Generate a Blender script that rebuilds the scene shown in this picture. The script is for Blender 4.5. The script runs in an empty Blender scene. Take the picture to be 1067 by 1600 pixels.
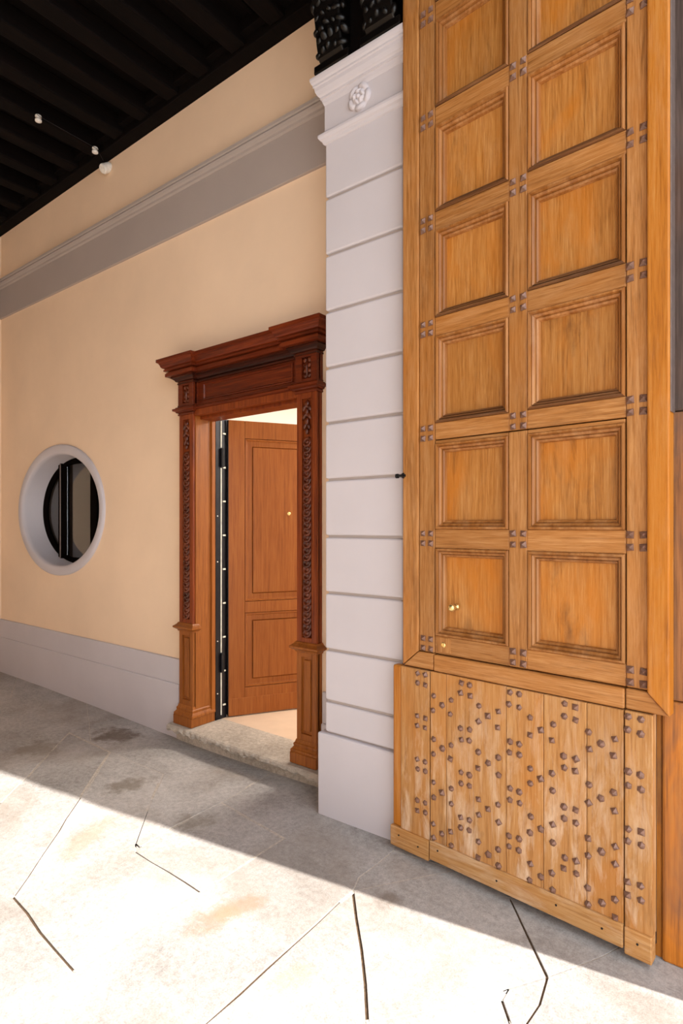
import bpy, bmesh, math, random
from mathutils import Vector, Matrix
random.seed(7)
R = math.radians
SC = bpy.context.scene
COL = SC.collection

# ------------------------------------------------------------------ camera, sky, sun, exposure
cam_d = bpy.data.cameras.new('camera')
cam_d.sensor_width = 36.0
cam_d.lens = 905 * 36.0 / 1600
cam_d.shift_y = 21 / 1600
cam_d.clip_start = 0.05
cam = bpy.data.objects.new('camera', cam_d)
COL.objects.link(cam)
cam.location = (0, 0, 1.55)
cam.rotation_euler = (R(90), 0, R(37.52))
SC.camera = cam

world = bpy.data.worlds.new('sky')
SC.world = world
world.use_nodes = True
bg = world.node_tree.nodes['Background']
bg.inputs[0].default_value = (0.90, 0.945, 1.0, 1)
bg.inputs[1].default_value = 1.5

sun_d = bpy.data.lights.new('sun', 'SUN')
sun_d.energy = 5.2
sun_d.angle = R(0.6)
sun_d.color = (1.0, 0.955, 0.88)
sun = bpy.data.objects.new('sun', sun_d)
COL.objects.link(sun)
_el = R(40)
_az = Vector((-0.987, -0.1605, 0)).normalized()
_dir = Vector((_az.x * math.cos(_el), _az.y * math.cos(_el), -math.sin(_el)))
sun.rotation_euler = _dir.to_track_quat('-Z', 'Y').to_euler()
sun.location = (6, 1, 6)

SC.view_settings.view_transform = 'Standard'
SC.view_settings.look = 'None'
SC.view_settings.gamma = 1.0
SC.view_settings.use_curve_mapping = False
SC.view_settings.exposure = 1.12

# ------------------------------------------------------------------ helpers
def lin(r, g, b):
    f = lambda c: (c / 255 / 12.92) if c / 255 <= 0.04045 else ((c / 255 + 0.055) / 1.055) ** 2.4
    return (f(r), f(g), f(b), 1)

class NT:
    def __init__(self, name):
        self.m = bpy.data.materials.new(name); self.m.use_nodes = True
        self.t = self.m.node_tree; self.b = self.t.nodes['Principled BSDF']
    def n(self, typ, **kw):
        nd = self.t.nodes.new(typ)
        for k, v in kw.items():
            if isinstance(k, str) and hasattr(nd, k): setattr(nd, k, v)
        return nd
    def l(self, a, b): self.t.links.new(a, b)
    def ramp(self, fac, stops):
        r = self.n('ShaderNodeValToRGB')
        el = r.color_ramp.elements
        while len(el) < len(stops): el.new(0.5)
        for e, (p, c) in zip(el, stops): e.position = p; e.color = c
        self.l(fac, r.inputs[0]); return r.outputs[0]
    def noise(self, vec, scale, detail=4, rough=0.55, dist=0.0):
        nd = self.n('ShaderNodeTexNoise')
        nd.inputs['Scale'].default_value = scale; nd.inputs['Detail'].default_value = detail
        nd.inputs['Roughness'].default_value = rough; nd.inputs['Distortion'].default_value = dist
        if vec is not None: self.l(vec, nd.inputs['Vector'])
        return nd.outputs['Fac']
    def mix(self, fac, a, b, typ='MIX'):
        m = self.n('ShaderNodeMix'); m.data_type = 'RGBA'; m.blend_type = typ
        for s, v in ((m.inputs[0], fac), (m.inputs[6], a), (m.inputs[7], b)):
            if hasattr(v, 'is_output'): self.l(v, s)
            else: s.default_value = v
        return m.outputs[2]
    def math(self, op, a, b=0.0, c=None, clamp=False):
        m = self.n('ShaderNodeMath'); m.operation = op; m.use_clamp = clamp
        for i, v in enumerate((a, b) if c is None else (a, b, c)):
            if hasattr(v, 'is_output'): self.l(v, m.inputs[i])
            else: m.inputs[i].default_value = v
        return m.outputs[0]
    def mapping(self, vec, scale=(1, 1, 1), loc=(0, 0, 0), rot=(0, 0, 0), typ='POINT'):
        m = self.n('ShaderNodeMapping'); m.vector_type = typ
        m.inputs['Scale'].default_value = scale; m.inputs['Location'].default_value = loc
        m.inputs['Rotation'].default_value = rot
        self.l(vec, m.inputs['Vector']); return m.outputs[0]
    def obj(self): return self.n('ShaderNodeTexCoord').outputs['Object']
    def rnd(self): return self.n('ShaderNodeObjectInfo').outputs['Random']
    def bump(self, h, strength=0.3, dist=0.01):
        b = self.n('ShaderNodeBump'); b.inputs['Strength'].default_value = strength
        b.inputs['Distance'].default_value = dist
        self.l(h, b.inputs['Height']); self.l(b.outputs[0], self.b.inputs['Normal'])
    def out(self, col, rough=0.5, spec=0.5):
        if hasattr(col, 'is_output'): self.l(col, self.b.inputs['Base Color'])
        else: self.b.inputs['Base Color'].default_value = col
        if hasattr(rough, 'is_output'): self.l(rough, self.b.inputs['Roughness'])
        else: self.b.inputs['Roughness'].default_value = rough
        self.b.inputs['Specular IOR Level'].default_value = spec
        return self.m

def wood(name, c0, c1, c2, axis='z', rough=0.5, spec=0.4, patch=None, patch_amt=0.5, wear=None, wear_amt=0.0,
         stain=None, stain_amt=0.0, rnd=0.35, bump=0.25, grain=1.0, low=None):
    k = NT(name)
    co = k.obj()
    off = k.n('ShaderNodeVectorMath'); off.operation = 'MULTIPLY_ADD'
    cmb = k.n('ShaderNodeCombineXYZ')
    for i in range(3): k.l(k.rnd(), cmb.inputs[i])
    k.l(cmb.outputs[0], off.inputs[0]); off.inputs[1].default_value = (7.3, 3.1, 11.7); k.l(co, off.inputs[2])
    v = off.outputs[0]
    lo, hi = 1.6 * grain, 42 * grain
    sc = {'z': (hi, hi, lo), 'x': (lo, hi, hi), 'y': (hi, lo, hi)}[axis]
    g = k.noise(k.mapping(v, sc), 1.0, 5, 0.62, 0.6)
    sc2 = tuple(s * 3.4 for s in sc)
    g2 = k.noise(k.mapping(v, sc2), 1.0, 3, 0.6)
    gm = k.math('ADD', k.math('MULTIPLY', g, 0.6), k.math('MULTIPLY', g2, 0.4))
    col = k.ramp(gm, [(0.30, c0), (0.47, c1), (0.66, c2)])
    if patch:
        sp = {'z': (3.0, 3.0, 1.5), 'x': (1.5, 3.0, 3.0), 'y': (3, 1.5, 3)}[axis]
        p = k.noise(k.mapping(v, sp), 1.0, 4, 0.6, 0.8)
        pf = k.math('MULTIPLY', k.ramp(p, [(0.48, (0, 0, 0, 1)), (0.70, (1, 1, 1, 1))]), patch_amt)
        col = k.mix(pf, col, patch)
    lowf = 1.0
    if low:                       # weathering that is strongest near the ground
        sx = k.n('ShaderNodeSeparateXYZ'); k.l(co, sx.inputs[0])
        mr = k.n('ShaderNodeMapRange'); k.l(sx.outputs['Z'], mr.inputs['Value'])
        for i_, v_ in ((1, low[0]), (2, low[1]), (3, 1.0), (4, 0.30)): mr.inputs[i_].default_value = v_
        lowf = mr.outputs[0]
    if stain:
        ss = {'z': (9, 9, 2.2), 'x': (2.2, 9, 9), 'y': (9, 2.2, 9)}[axis]
        p = k.noise(k.mapping(v, ss, (3, 5, 1)), 1.0, 5, 0.65, 0.5)
        pf = k.math('MULTIPLY', k.ramp(p, [(0.56, (0, 0, 0, 1)), (0.78, (1, 1, 1, 1))]), k.math('MULTIPLY', lowf, stain_amt))
        col = k.mix(pf, col, stain)
    if wear:
        ws = {'z': (16, 16, 3.2), 'x': (3.2, 16, 16), 'y': (16, 3.2, 16)}[axis]
        p = k.noise(k.mapping(v, ws, (8, 2, 4)), 1.0, 6, 0.7, 0.4)
        pf = k.math('MULTIPLY', k.ramp(p, [(0.50, (0, 0, 0, 1)), (0.74, (1, 1, 1, 1))]), k.math('MULTIPLY', lowf, wear_amt))
        col = k.mix(pf, col, wear)
    hs = k.n('ShaderNodeHueSaturation'); k.l(col, hs.inputs['Color'])
    k.l(k.math('ADD', k.math('MULTIPLY', k.rnd(), rnd), 1 - rnd / 2), hs.inputs['Value'])
    k.bump(gm, bump, 0.004)
    return k.out(hs.outputs[0], k.math('ADD', k.math('MULTIPLY', g, 0.25), rough - 0.12), spec)

def plaster(name, c, var=0.08, rough=0.85, bump=0.15):
    k = NT(name); co = k.obj()
    n1 = k.noise(co, 1.3, 4, 0.6); n2 = k.noise(co, 60, 3, 0.6)
    d = tuple(x * (1 - var) for x in c[:3]) + (1,); e = tuple(min(1, x * (1 + var)) for x in c[:3]) + (1,)
    k.bump(n2, bump, 0.002)
    return k.out(k.ramp(n1, [(0.3, d), (0.7, e)]), rough, 0.25)

def plain(name, c, rough=0.5, metal=0.0, spec=0.5, nscale=30.0, var=0.15):
    k = NT(name); co = k.obj(); n = k.noise(co, nscale, 3)
    d = tuple(x * (1 - var) for x in c[:3]) + (1,); e = tuple(min(1, x * (1 + var)) for x in c[:3]) + (1,)
    k.b.inputs['Metallic'].default_value = metal
    return k.out(k.ramp(n, [(0.3, d), (0.7, e)]), rough, spec)

OFF = {}
def tag(o, label=None, cat=None, group=None, kind=None):
    if label: o['label'] = label
    if cat: o['category'] = cat
    if group: o['group'] = group
    if kind or cat: o['kind'] = kind or 'thing'
    return o
def empty(name, loc=(0, 0, 0), rz=0.0, parent=None, local=False):
    o = bpy.data.objects.new(name, None); COL.objects.link(o); o.empty_display_size = 0.1
    if parent is not None:
        o.parent = parent; OFF[o.name] = OFF[parent.name]
    else:
        o.location = loc; o.rotation_euler = (0, 0, rz)
        OFF[o.name] = Vector((0, 0, 0)) if local else Vector(loc)
    return o

class G:
    """collects geometry, then links it as ONE mesh object"""
    def __init__(self): self.v = []; self.f = []
    def add(self, vs, fs):
        k = len(self.v); self.v += [tuple(p) for p in vs]; self.f += [tuple(i + k for i in f) for f in fs]; return self
    def box(self, x0, x1, y0, y1, z0, z1):
        vs = [(x, y, z) for z in (z0, z1) for y in (y0, y1) for x in (x0, x1)]
        return self.add(vs, [(0, 2, 3, 1), (4, 5, 7, 6), (0, 1, 5, 4), (2, 6, 7, 3), (0, 4, 6, 2), (1, 3, 7, 5)])
    def prism(self, poly, d0, d1, plane='xz'):
        """poly in the plane, extruded along the remaining axis from d0 to d1"""
        m = {'xz': lambda a, b, d: (a, d, b), 'xy': lambda a, b, d: (a, b, d), 'yz': lambda a, b, d: (d, a, b)}[plane]
        n = len(poly)
        vs = [m(a, b, d0) for a, b in poly] + [m(a, b, d1) for a, b in poly]
        fs = [tuple(range(n)), tuple(range(2 * n - 1, n - 1, -1))]
        fs += [(i, i + n, (i + 1) % n + n, (i + 1) % n) for i in range(n)]
        return self.add(vs, fs)
    def sweep(self, path, prof, closed=False, plane='xy', cap=True):
        """path in the plane, profile points (offset to the right of the path, height along the remaining axis)"""
        m = {'xy': lambda a, b, h: (a, b, h), 'xz': lambda a, b, h: (a, h, b)}[plane]
        n = len(path); rows = []
        for i, p in enumerate(path):
            p = Vector(p)
            a = Vector(path[i - 1]) if (i > 0 or closed) else None
            b = Vector(path[(i + 1) % n]) if (i < n - 1 or closed) else None
            def rn(d): d = d.normalized(); return Vector((d.y, -d.x))
            if a is None: mi = rn(b - p)
            elif b is None: mi = rn(p - a)
            else:
                n1, n2 = rn(p - a), rn(b - p); s = n1 + n2; mi = s / max(0.15, (1 + n1.dot(n2)))
            rows.append([m(p.x + o * mi.x, p.y + o * mi.y, h) for o, h in prof])
        q = len(prof); vs = [v for r in rows for v in r]; fs = []
        for i in range(n if closed else n - 1):
            j = (i + 1) % n
            for t in range(q - 1): fs.append((i * q + t, j * q + t, j * q + t + 1, i * q + t + 1))
        if cap and not closed:
            fs.append(tuple(range(q))); fs.append(tuple((n - 1) * q + t for t in range(q - 1, -1, -1)))
        return self.add(vs, fs)
    def lathe(self, prof, c, axis='z', seg=16):
        """prof: (radius, height) along axis from centre c"""
        vs = []; q = len(prof)
        for i in range(seg):
            a = 2 * math.pi * i / seg
            for r, h in prof:
                p = {'z': (r * math.cos(a), r * math.sin(a), h), 'y': (r * math.cos(a), h, r * math.sin(a)),
                     'x': (h, r * math.cos(a), r * math.sin(a))}[axis]
                vs.append(tuple(c[t] + p[t] for t in range(3)))
        fs = []
        for i in range(seg):
            j = (i + 1) % seg
            for t in range(q - 1): fs.append((i * q + t, j * q + t, j * q + t + 1, i * q + t + 1))
        fs.append(tuple(i * q for i in range(seg))); fs.append(tuple(i * q + q - 1 for i in range(seg - 1, -1, -1)))
        return self.add(vs, fs)
    def ball(self, c, r, seg=10, rings=6, rot=None):
        vs = []; fs = []
        for i in range(rings + 1):
            t = math.pi * i / rings
            for j in range(seg):
                a = 2 * math.pi * j / seg
                p = Vector((r[0] * math.sin(t) * math.cos(a), r[1] * math.sin(t) * math.sin(a), r[2] * math.cos(t)))
                if rot is not None: p = rot @ p
                vs.append((c[0] + p.x, c[1] + p.y, c[2] + p.z))
        for i in range(rings):
            for j in range(seg):
                k = (j + 1) % seg; fs.append((i * seg + j, i * seg + k, (i + 1) * seg + k, (i + 1) * seg + j))
        return self.add(vs, fs)
    def tube(self, pts, r, seg=6):
        pts = [Vector(p) for p in pts]; vs = []; q = len(pts)
        for i, p in enumerate(pts):
            d = (pts[min(i + 1, q - 1)] - pts[max(i - 1, 0)]).normalized()
            up = Vector((0, 0, 1)) if abs(d.z) < 0.9 else Vector((1, 0, 0))
            a = d.cross(up).normalized(); b = d.cross(a)
            rr = r[i] if isinstance(r, (list, tuple)) else r
            for j in range(seg):
                t = 2 * math.pi * j / seg; vs.append(p + rr * (math.cos(t) * a + math.sin(t) * b))
        fs = [(i * seg + j, i * seg + (j + 1) % seg, (i + 1) * seg + (j + 1) % seg, (i + 1) * seg + j) for i in range(q - 1) for j in range(seg)]
        fs += [tuple(range(seg - 1, -1, -1)), tuple((q - 1) * seg + j for j in range(seg))]
        return self.add(vs, fs)
    def build(self, name, mat, parent=None, bevel=0.0, smooth=False, seg=2, shear=None):
        off = OFF[parent.name] if parent is not None else Vector((0, 0, 0))
        vs = [(x - off.x, y - off.y, z - off.z + (shear(x) if shear else 0)) for x, y, z in self.v]
        me = bpy.data.meshes.new(name); me.from_pydata(vs, [], self.f)
        bm = bmesh.new(); bm.from_mesh(me)
        bmesh.ops.remove_doubles(bm, verts=bm.verts, dist=1e-6)
        bmesh.ops.recalc_face_normals(bm, faces=bm.faces)
        bm.to_mesh(me); bm.free()
        me.materials.append(mat)
        o = bpy.data.objects.new(name, me); COL.objects.link(o)
        if parent is not None: o.parent = parent
        OFF[o.name] = off
        if bevel:
            b = o.modifiers.new('bevel', 'BEVEL'); b.width = bevel; b.segments = seg; b.limit_method = 'ANGLE'; b.angle_limit = R(40)
        if smooth:
            for p in me.polygons: p.use_smooth = True
        return o

def copy_mesh(name, src, parent, loc, rot=None, scale=None):
    o = bpy.data.objects.new(name, src.data); COL.objects.link(o); o.parent = parent
    off = OFF[parent.name]
    o.location = (loc[0] - off.x, loc[1] - off.y, loc[2] - off.z)
    if rot: o.rotation_euler = rot
    if scale: o.scale = scale
    OFF[o.name] = off
    return o
def smoothstep(a, b, x):
    t = max(0, min(1, (x - a) / (b - a))); return t * t * (3 - 2 * t)

# ------------------------------------------------------------------ materials
M = {}
M['cream'] = plaster('cream_plaster', lin(244, 215, 185), 0.05)
M['grey'] = plaster('lilac_grey_plaster', lin(205, 198, 202), 0.04)
M['grey_mid'] = plaster('string_grey_plaster', lin(176, 164, 158), 0.04)
M['white'] = plaster('white_plaster', lin(240, 236, 230), 0.02)
M['black_wood'] = wood('black_timber', lin(6, 4, 4), lin(13, 9, 8), lin(22, 13, 11), 'y', 0.85, 0.08, rnd=0.3)
M['black_gloss'] = plain('black_varnished_carving', lin(10, 7, 6), 0.33, 0, 0.35)
o_a, o_b, o_c = lin(116, 72, 32), lin(164, 108, 54), lin(188, 136, 82)
M['gate_v'] = wood('gate_oak_upright', o_a, o_b, o_c, 'z', 0.5, 0.35, lin(176, 104, 26), 0.45, lin(206, 164, 120), 0.22, lin(84, 46, 20), 0.5, 0.2, grain=2.3)
M['gate_h'] = wood('gate_oak_crosswise', o_a, o_b, o_c, 'x', 0.5, 0.35, lin(166, 100, 34), 0.45, lin(204, 162, 118), 0.20, lin(84, 46, 20), 0.5, 0.2, grain=2.3)
M['gate_panel'] = wood('gate_oak_panel', lin(128, 78, 30), lin(170, 110, 48), lin(194, 138, 74), 'z', 0.46, 0.4, lin(190, 110, 16), 0.7, lin(204, 160, 110), 0.25, lin(80, 46, 22), 0.8, 0.22, grain=2.5)
M['gate_mould'] = wood('gate_oak_moulding', lin(116, 68, 28), lin(150, 94, 42), lin(178, 124, 72), 'z', 0.45, 0.4, None, 0, lin(214, 176, 134), 0.25, None, 0, 0.15, 0.1, 0.5)
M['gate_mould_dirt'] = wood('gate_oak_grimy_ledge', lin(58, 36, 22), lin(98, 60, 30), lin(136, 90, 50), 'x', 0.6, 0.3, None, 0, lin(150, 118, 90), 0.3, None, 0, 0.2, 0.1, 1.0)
M['gate_edge'] = wood('gate_oak_border', lin(136, 76, 18), lin(176, 106, 28), lin(190, 128, 58), 'z', 0.5, 0.35, lin(194, 118, 24), 0.5, lin(206, 160, 116), 0.25, lin(96, 54, 24), 0.45, 0.15, grain=1.5)
M['kick'] = wood('weathered_oak_plank', lin(140, 92, 46), lin(178, 126, 72), lin(196, 150, 98), 'z', 0.65, 0.3, lin(184, 112, 34), 0.5, lin(230, 206, 180), 0.85, lin(82, 56, 40), 0.75, 0.12, grain=2.2, low=(0.12, 0.85))
M['kick_h'] = wood('weathered_oak_strip', lin(142, 94, 48), lin(182, 132, 78), lin(200, 156, 104), 'x', 0.6, 0.3, lin(182, 112, 32), 0.4, lin(226, 200, 170), 0.5, lin(106, 68, 38), 0.35, 0.12, grain=2.0)
M['dark_gap'] = plain('dark_backing', lin(52, 30, 16), 0.8)
M['iron'] = plain('brown_iron', lin(120, 86, 70), 0.42, 0.1, 0.5, 90, 0.35)
M['black_iron'] = plain('black_iron', lin(28, 26, 28), 0.45, 0.4)
M['brass'] = plain('worn_brass', lin(236, 206, 140), 0.25, 0.85)
M['flash'] = plain('grey_metal_strip', lin(128, 112, 106), 0.4, 0.5)
M['post'] = wood('weathered_post_wood', lin(120, 70, 28), lin(190, 112, 32), lin(206, 134, 54), 'z', 0.55, 0.3, lin(92, 74, 66), 0.7, None, 0, lin(80, 50, 30), 0.5, 0.1)
M['post_mid'] = wood('stained_brown_post_wood', lin(84, 54, 34), lin(138, 88, 50), lin(168, 112, 66), 'z', 0.55, 0.3, lin(90, 74, 66), 0.8, None, 0, lin(60, 40, 28), 0.6, 0.1)
M['post_grey'] = wood('grey_brown_post_wood', lin(44, 35, 31), lin(74, 59, 52), lin(100, 82, 74), 'z', 0.55, 0.3, lin(100, 62, 36), 0.4, None, 0, lin(54, 40, 34), 0.5, 0.1)
M['mahog'] = wood('dark_red_mahogany', lin(46, 13, 5), lin(92, 32, 10), lin(126, 52, 18), 'x', 0.36, 0.3, lin(112, 42, 12), 0.5, None, 0, lin(26, 9, 5), 0.6, 0.2, 0.2)
M['mahog_shade'] = wood('shade_toned_mahogany', lin(22, 7, 4), lin(46, 16, 7), lin(76, 29, 12), 'x', 0.36, 0.3, None, 0, None, 0, lin(16, 6, 4), 0.6, 0.2, 0.2)  # bed moulding colour darkened to stand in for shade under the cornice
M['mahog_v'] = wood('red_mahogany_upright', lin(76, 26, 8), lin(120, 50, 16), lin(150, 74, 28), 'z', 0.38, 0.3, lin(100, 34, 12), 0.5, None, 0, lin(58, 20, 8), 0.4, 0.12, 0.2)
M['mahog_carve'] = wood('carved_mahogany', lin(50, 17, 8), lin(90, 36, 16), lin(128, 62, 30), 'z', 0.28, 0.5, lin(44, 16, 8), 0.6, None, 0, None, 0, 0.3, 0.2)
M['walnut'] = wood('amber_walnut', lin(102, 52, 16), lin(144, 80, 28), lin(164, 98, 42), 'z', 0.42, 0.3, lin(152, 84, 22), 0.5, None, 0, lin(78, 38, 14), 0.45, 0.12, 0.2, grain=1.4)
M['door'] = wood('satin_brown_door', lin(124, 66, 24), lin(150, 84, 32), lin(166, 100, 44), 'z', 0.44, 0.3, lin(142, 76, 24), 0.4, None, 0, None, 0, 0.06, 0.12, grain=1.4)
M['door_line'] = plain('dark_groove_varnish', lin(96, 40, 16), 0.4)
M['steel'] = plain('black_steel', lin(22, 22, 30), 0.35, 0.5)
M['crack_light_pins'] = plain('white_pins_and_crack_light', lin(232, 230, 214), 0.5)  # white of the lock pins and of the painted crack of light
M['frame'] = plain('dark_brown_window_frame', lin(14, 9, 7), 0.9, 0, 0.02)
M['tile'] = plain('cream_tile', lin(232, 206, 180), 0.25, 0, 0.5, 8, 0.03)
M['porcelain'] = plain('white_porcelain', lin(236, 232, 226), 0.25)
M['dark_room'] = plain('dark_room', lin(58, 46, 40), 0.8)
M['dirt'] = plain('dark_earth_joint', lin(92, 74, 58), 0.95, 0, 0.1, 80, 0.3)
M['mortar'] = plain('sandy_joint', lin(190, 180, 168), 0.95, 0, 0.1, 60, 0.25)

def stone_mat(name, ca, cb, stains=()):
    k = NT(name); co = k.obj()
    n1 = k.noise(co, 2.2, 6, 0.62, 0.3); n2 = k.noise(co, 38, 4, 0.7); n3 = k.noise(co, 160, 2, 0.6)
    v = k.math('ADD', k.math('MULTIPLY', n1, 0.40), k.math('ADD', k.math('MULTIPLY', n2, 0.35), k.math('MULTIPLY', n3, 0.25)))
    col = k.ramp(v, [(0.36, ca), (0.60, cb)])
    # broad brownish mottling of the stone itself
    m = k.ramp(k.noise(k.mapping(co, (1, 1, 1), (4, 7, 0)), 1.4, 4, 0.6, 0.6), [(0.50, (0, 0, 0, 1)), (0.72, (1, 1, 1, 1))])
    col = k.mix(k.math('MULTIPLY', m, 0.6), col, lin(140, 126, 112))
    for (cx, cy, ax, ay, rot, c, amt) in stains:
        mp = k.mapping(co, (ax, ay, 1), (cx, cy, 0), (0, 0, rot), 'TEXTURE')
        ds = k.n('ShaderNodeVectorMath'); ds.operation = 'LENGTH'; k.l(mp, ds.inputs[0])
        nn = k.noise(co, 9, 5, 0.7)
        d = k.math('ADD', ds.outputs['Value'], k.math('MULTIPLY', k.math('SUBTRACT', nn, 0.5), 2.6))
        f = k.ramp(d, [(0.45, (1, 1, 1, 1)), (1.05, (0, 0, 0, 1))])
        col = k.mix(k.math('MULTIPLY', f, amt), col, c)
    hs = k.n('ShaderNodeHueSaturation'); k.l(col, hs.inputs['Color'])
    k.l(k.math('ADD', k.math('MULTIPLY', k.rnd(), 0.16), 0.92), hs.inputs['Value'])
    k.bump(v, 0.5, 0.006)
    return k.out(hs.outputs[0], 0.8, 0.3)
CF, CR = Vector((-0.60906, 0.79312)), Vector((0.79312, 0.60906))
def ground(px, py):                      # survey point on the floor plane
    d = CF + CR * ((px - 533.5) / 905); k = 1.55 / ((py - 821) / 905)
    return (d.x * k, d.y * k)
def stn(p, q, w, c, amt):
    a, b = Vector(ground(*p)), Vector(ground(*q)); m = (a + b) / 2; d = b - a
    return (m.x, m.y, d.length / 2, w, math.atan2(d.y, d.x), c, amt)
STAINS = [stn((262, 1468), (425, 1392), 0.085, lin(156, 132, 108), 0.65), stn((330, 1440), (372, 1418), 0.05, lin(172, 138, 108), 0.5),
          stn((410, 1560), (500, 1500), 0.06, lin(176, 150, 126), 0.4), stn((85, 1350), (180, 1270), 0.08, lin(156, 140, 118), 0.5),
          stn((140, 1142), (225, 1148), 0.16, lin(96, 80, 66), 0.75), stn((150, 1235), (240, 1215), 0.10, lin(110, 98, 82), 0.6),
          stn((20, 1180), (95, 1160), 0.2, lin(118, 106, 90), 0.5), stn((270, 1280), (340, 1290), 0.12, lin(120, 110, 94), 0.5),
          stn((580, 1398), (636, 1408), 0.06, lin(118, 104, 92), 0.6), stn((740, 1450), (690, 1480), 0.05, lin(200, 170, 140), 0.3)]
M['stone'] = stone_mat('grey_paving_stone', lin(138, 133, 129), lin(192, 186, 182), STAINS)
M['step'] = stone_mat('worn_travertine', lin(138, 128, 116), lin(206, 194, 180))

def glass():
    k = NT('window_glass'); k.b.inputs['Transmission Weight'].default_value = 1.0
    k.b.inputs['IOR'].default_value = 1.5
    n = k.noise(k.obj(), 3, 2)
    return k.out(k.ramp(n, [(0, (0.80, 0.82, 0.82, 1)), (1, (0.86, 0.87, 0.86, 1))]), 0.02, 0.5)
M['glass'] = glass()

WY = 2.70          # face of the cream wall
# ------------------------------------------------------------------ floor
def fz(x, y): return -0.035 * math.exp(-((x + 3.4) / 1.3) ** 2) * smoothstep(1.9, 2.6, y)
floor = empty('floor'); tag(floor, 'grey stone paving of large irregular slabs in front of the wall', 'floor', kind='structure')
g = G()
NX, NY = 60, 50
xs = [-9.5 + 15.5 * i / NX for i in range(NX + 1)]; ys = [-7 + 9.8 * j / NY for j in range(NY + 1)]
g.add([(x, y, -0.014 + fz(x, y)) for y in ys for x in xs],
      [(j * (NX + 1) + i, j * (NX + 1) + i + 1, (j + 1) * (NX + 1) + i + 1, (j + 1) * (NX + 1) + i) for j in range(NY) for i in range(NX)])
g.build('joint_bed', M['mortar'], floor)
V = dict(a=(16, 1090), b=(107.6, 1142), c=(173, 1172), d=(255.6, 1206), e=(346, 1252), f=(446, 1309), g=(551.5, 1392),
         h=(42, 1214), i=(0, 1256), j=(126, 1246), k=(63, 1340), l=(21, 1402), m=(231, 1267), n=(212, 1318), o=(212, 1331),
         p=(315, 1395), q=(262, 1424), r=(157.5, 1495), s=(115.5, 1519), t=(31, 1576), u=(362, 1364), v=(394, 1343),
         w=(530, 1409), x=(320, 1600), y=(268, 1293), z=(218, 1324), A=(564, 1484), B=(572, 1598), C=(600, 1800),
         D=(712, 1359), E=(797, 1404), F=(824, 1462), H=(855, 1527), I=(795, 1545), J=(622, 1590), K=(784, 1563), L=(797, 1600),
         N=(843, 1569), O=(822, 1600), P=(893, 1513), Q=(941, 1494), S=(614, 1328), T=(760, 1558))
W = {k: ground(*p) for k, p in V.items()}
W.update(a0=(-8.6, 2.50), i0=(-5.6, 1.0), i1=(-8.6, 1.5), l0=(-5.2, 0.2), t0=(-3.2, -0.2), x0=(-1.35, 0.35), aw=(-6.35, 2.74), a0w=(-8.6, 2.74),
         bw=(-5.0, 2.74), cw=(-4.45, 2.74), ew=(-2.62, 2.74), gw=(-1.62, 2.55), b2=ground(142, 1158), C0=(-1.0, 0.4), Sw=(-1.25, 2.5),
         Ew=(-0.9, 2.45), Qw=(-0.42, 2.45), R0=(0.7, 2.45), R1=(0.7, 1.3), O0=(-0.2, 0.9), L0=(-0.45, 0.75), D1=(-1.1, 2.16))
SLABS = ['a0 a aw a0w', 'a b b2 bw aw', 'b2 c d e ew cw bw', 'e f g gw ew', 'g S Sw gw', 'S D1 D g', 'D1 D E Ew Sw S',
         'a0 i1 i0 i h b a', 'i0 l0 l k j c b2 b h i', 'c d m n o p q r s l k j', 'd e y z n m', 'e f v u p o n z y',
         'f g w x x0 t0 t s r q p u v', 'l s t t0 l0', 'g A B C0 x0 x w', 'g D E F H I T J B A', 'H N O L K I', 'J T I K L L0 C0 B',
         'E Ew Qw Q P H F', 'H P Q Qw R0 R1 O0 O N', 'L O O0 L0']
SLABS[5] = None
SLABS[6] = 'S D E Ew Sw'; SLABS[4] = 'g D S gw2'; W['gw2'] = ground(560, 1371)
SLABS[3] = 'e f g gw2 S gw ew'; W['gw'] = (-1.62, 2.6)
SLABS[6] = 'S D E Ew Sw gw'
WIDE = {frozenset(p): wdt for p, wdt in (('gA', .004), ('AB', .0055), ('EF', .0035), ('FH', .005), ('HN', .004), ('NO', .004), ('op', .0032), ('HI', .0028),
        ('KL', .004), ('wx', .0042), ('lk', .003), ('kj', .003), ('mn', .003), ('tl', .002), ('HP', .0028))}
WIDE[frozenset(('l', 's'))] = .0045
def inset_poly(pts, ins):
    n = len(pts); area = sum(pts[i][0] * pts[(i + 1) % n][1] - pts[(i + 1) % n][0] * pts[i][1] for i in range(n))
    if area < 0: pts = pts[::-1]; ins = [ins[(n - 2 - i) % n] for i in range(n)]
    out = []
    for i in range(n):
        a, p, b = Vector(pts[i - 1]), Vector(pts[i]), Vector(pts[(i + 1) % n])
        d1, d2 = (p - a).normalized(), (b - p).normalized()
        n1, n2 = Vector((-d1.y, d1.x)), Vector((-d2.y, d2.x)); o1, o2 = ins[i - 1], ins[i]
        cr = d1.x * d2.y - d1.y * d2.x
        if abs(cr) < 0.12: q = p + (n1 * o1 + n2 * o2) * 0.5
        else:
            p1, p2 = p + n1 * o1, p + n2 * o2; t = ((p2 - p1).x * d2.y - (p2 - p1).y * d2.x) / cr; q = p1 + d1 * t
        out.append((q.x, q.y))
    return out
done = set()
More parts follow.
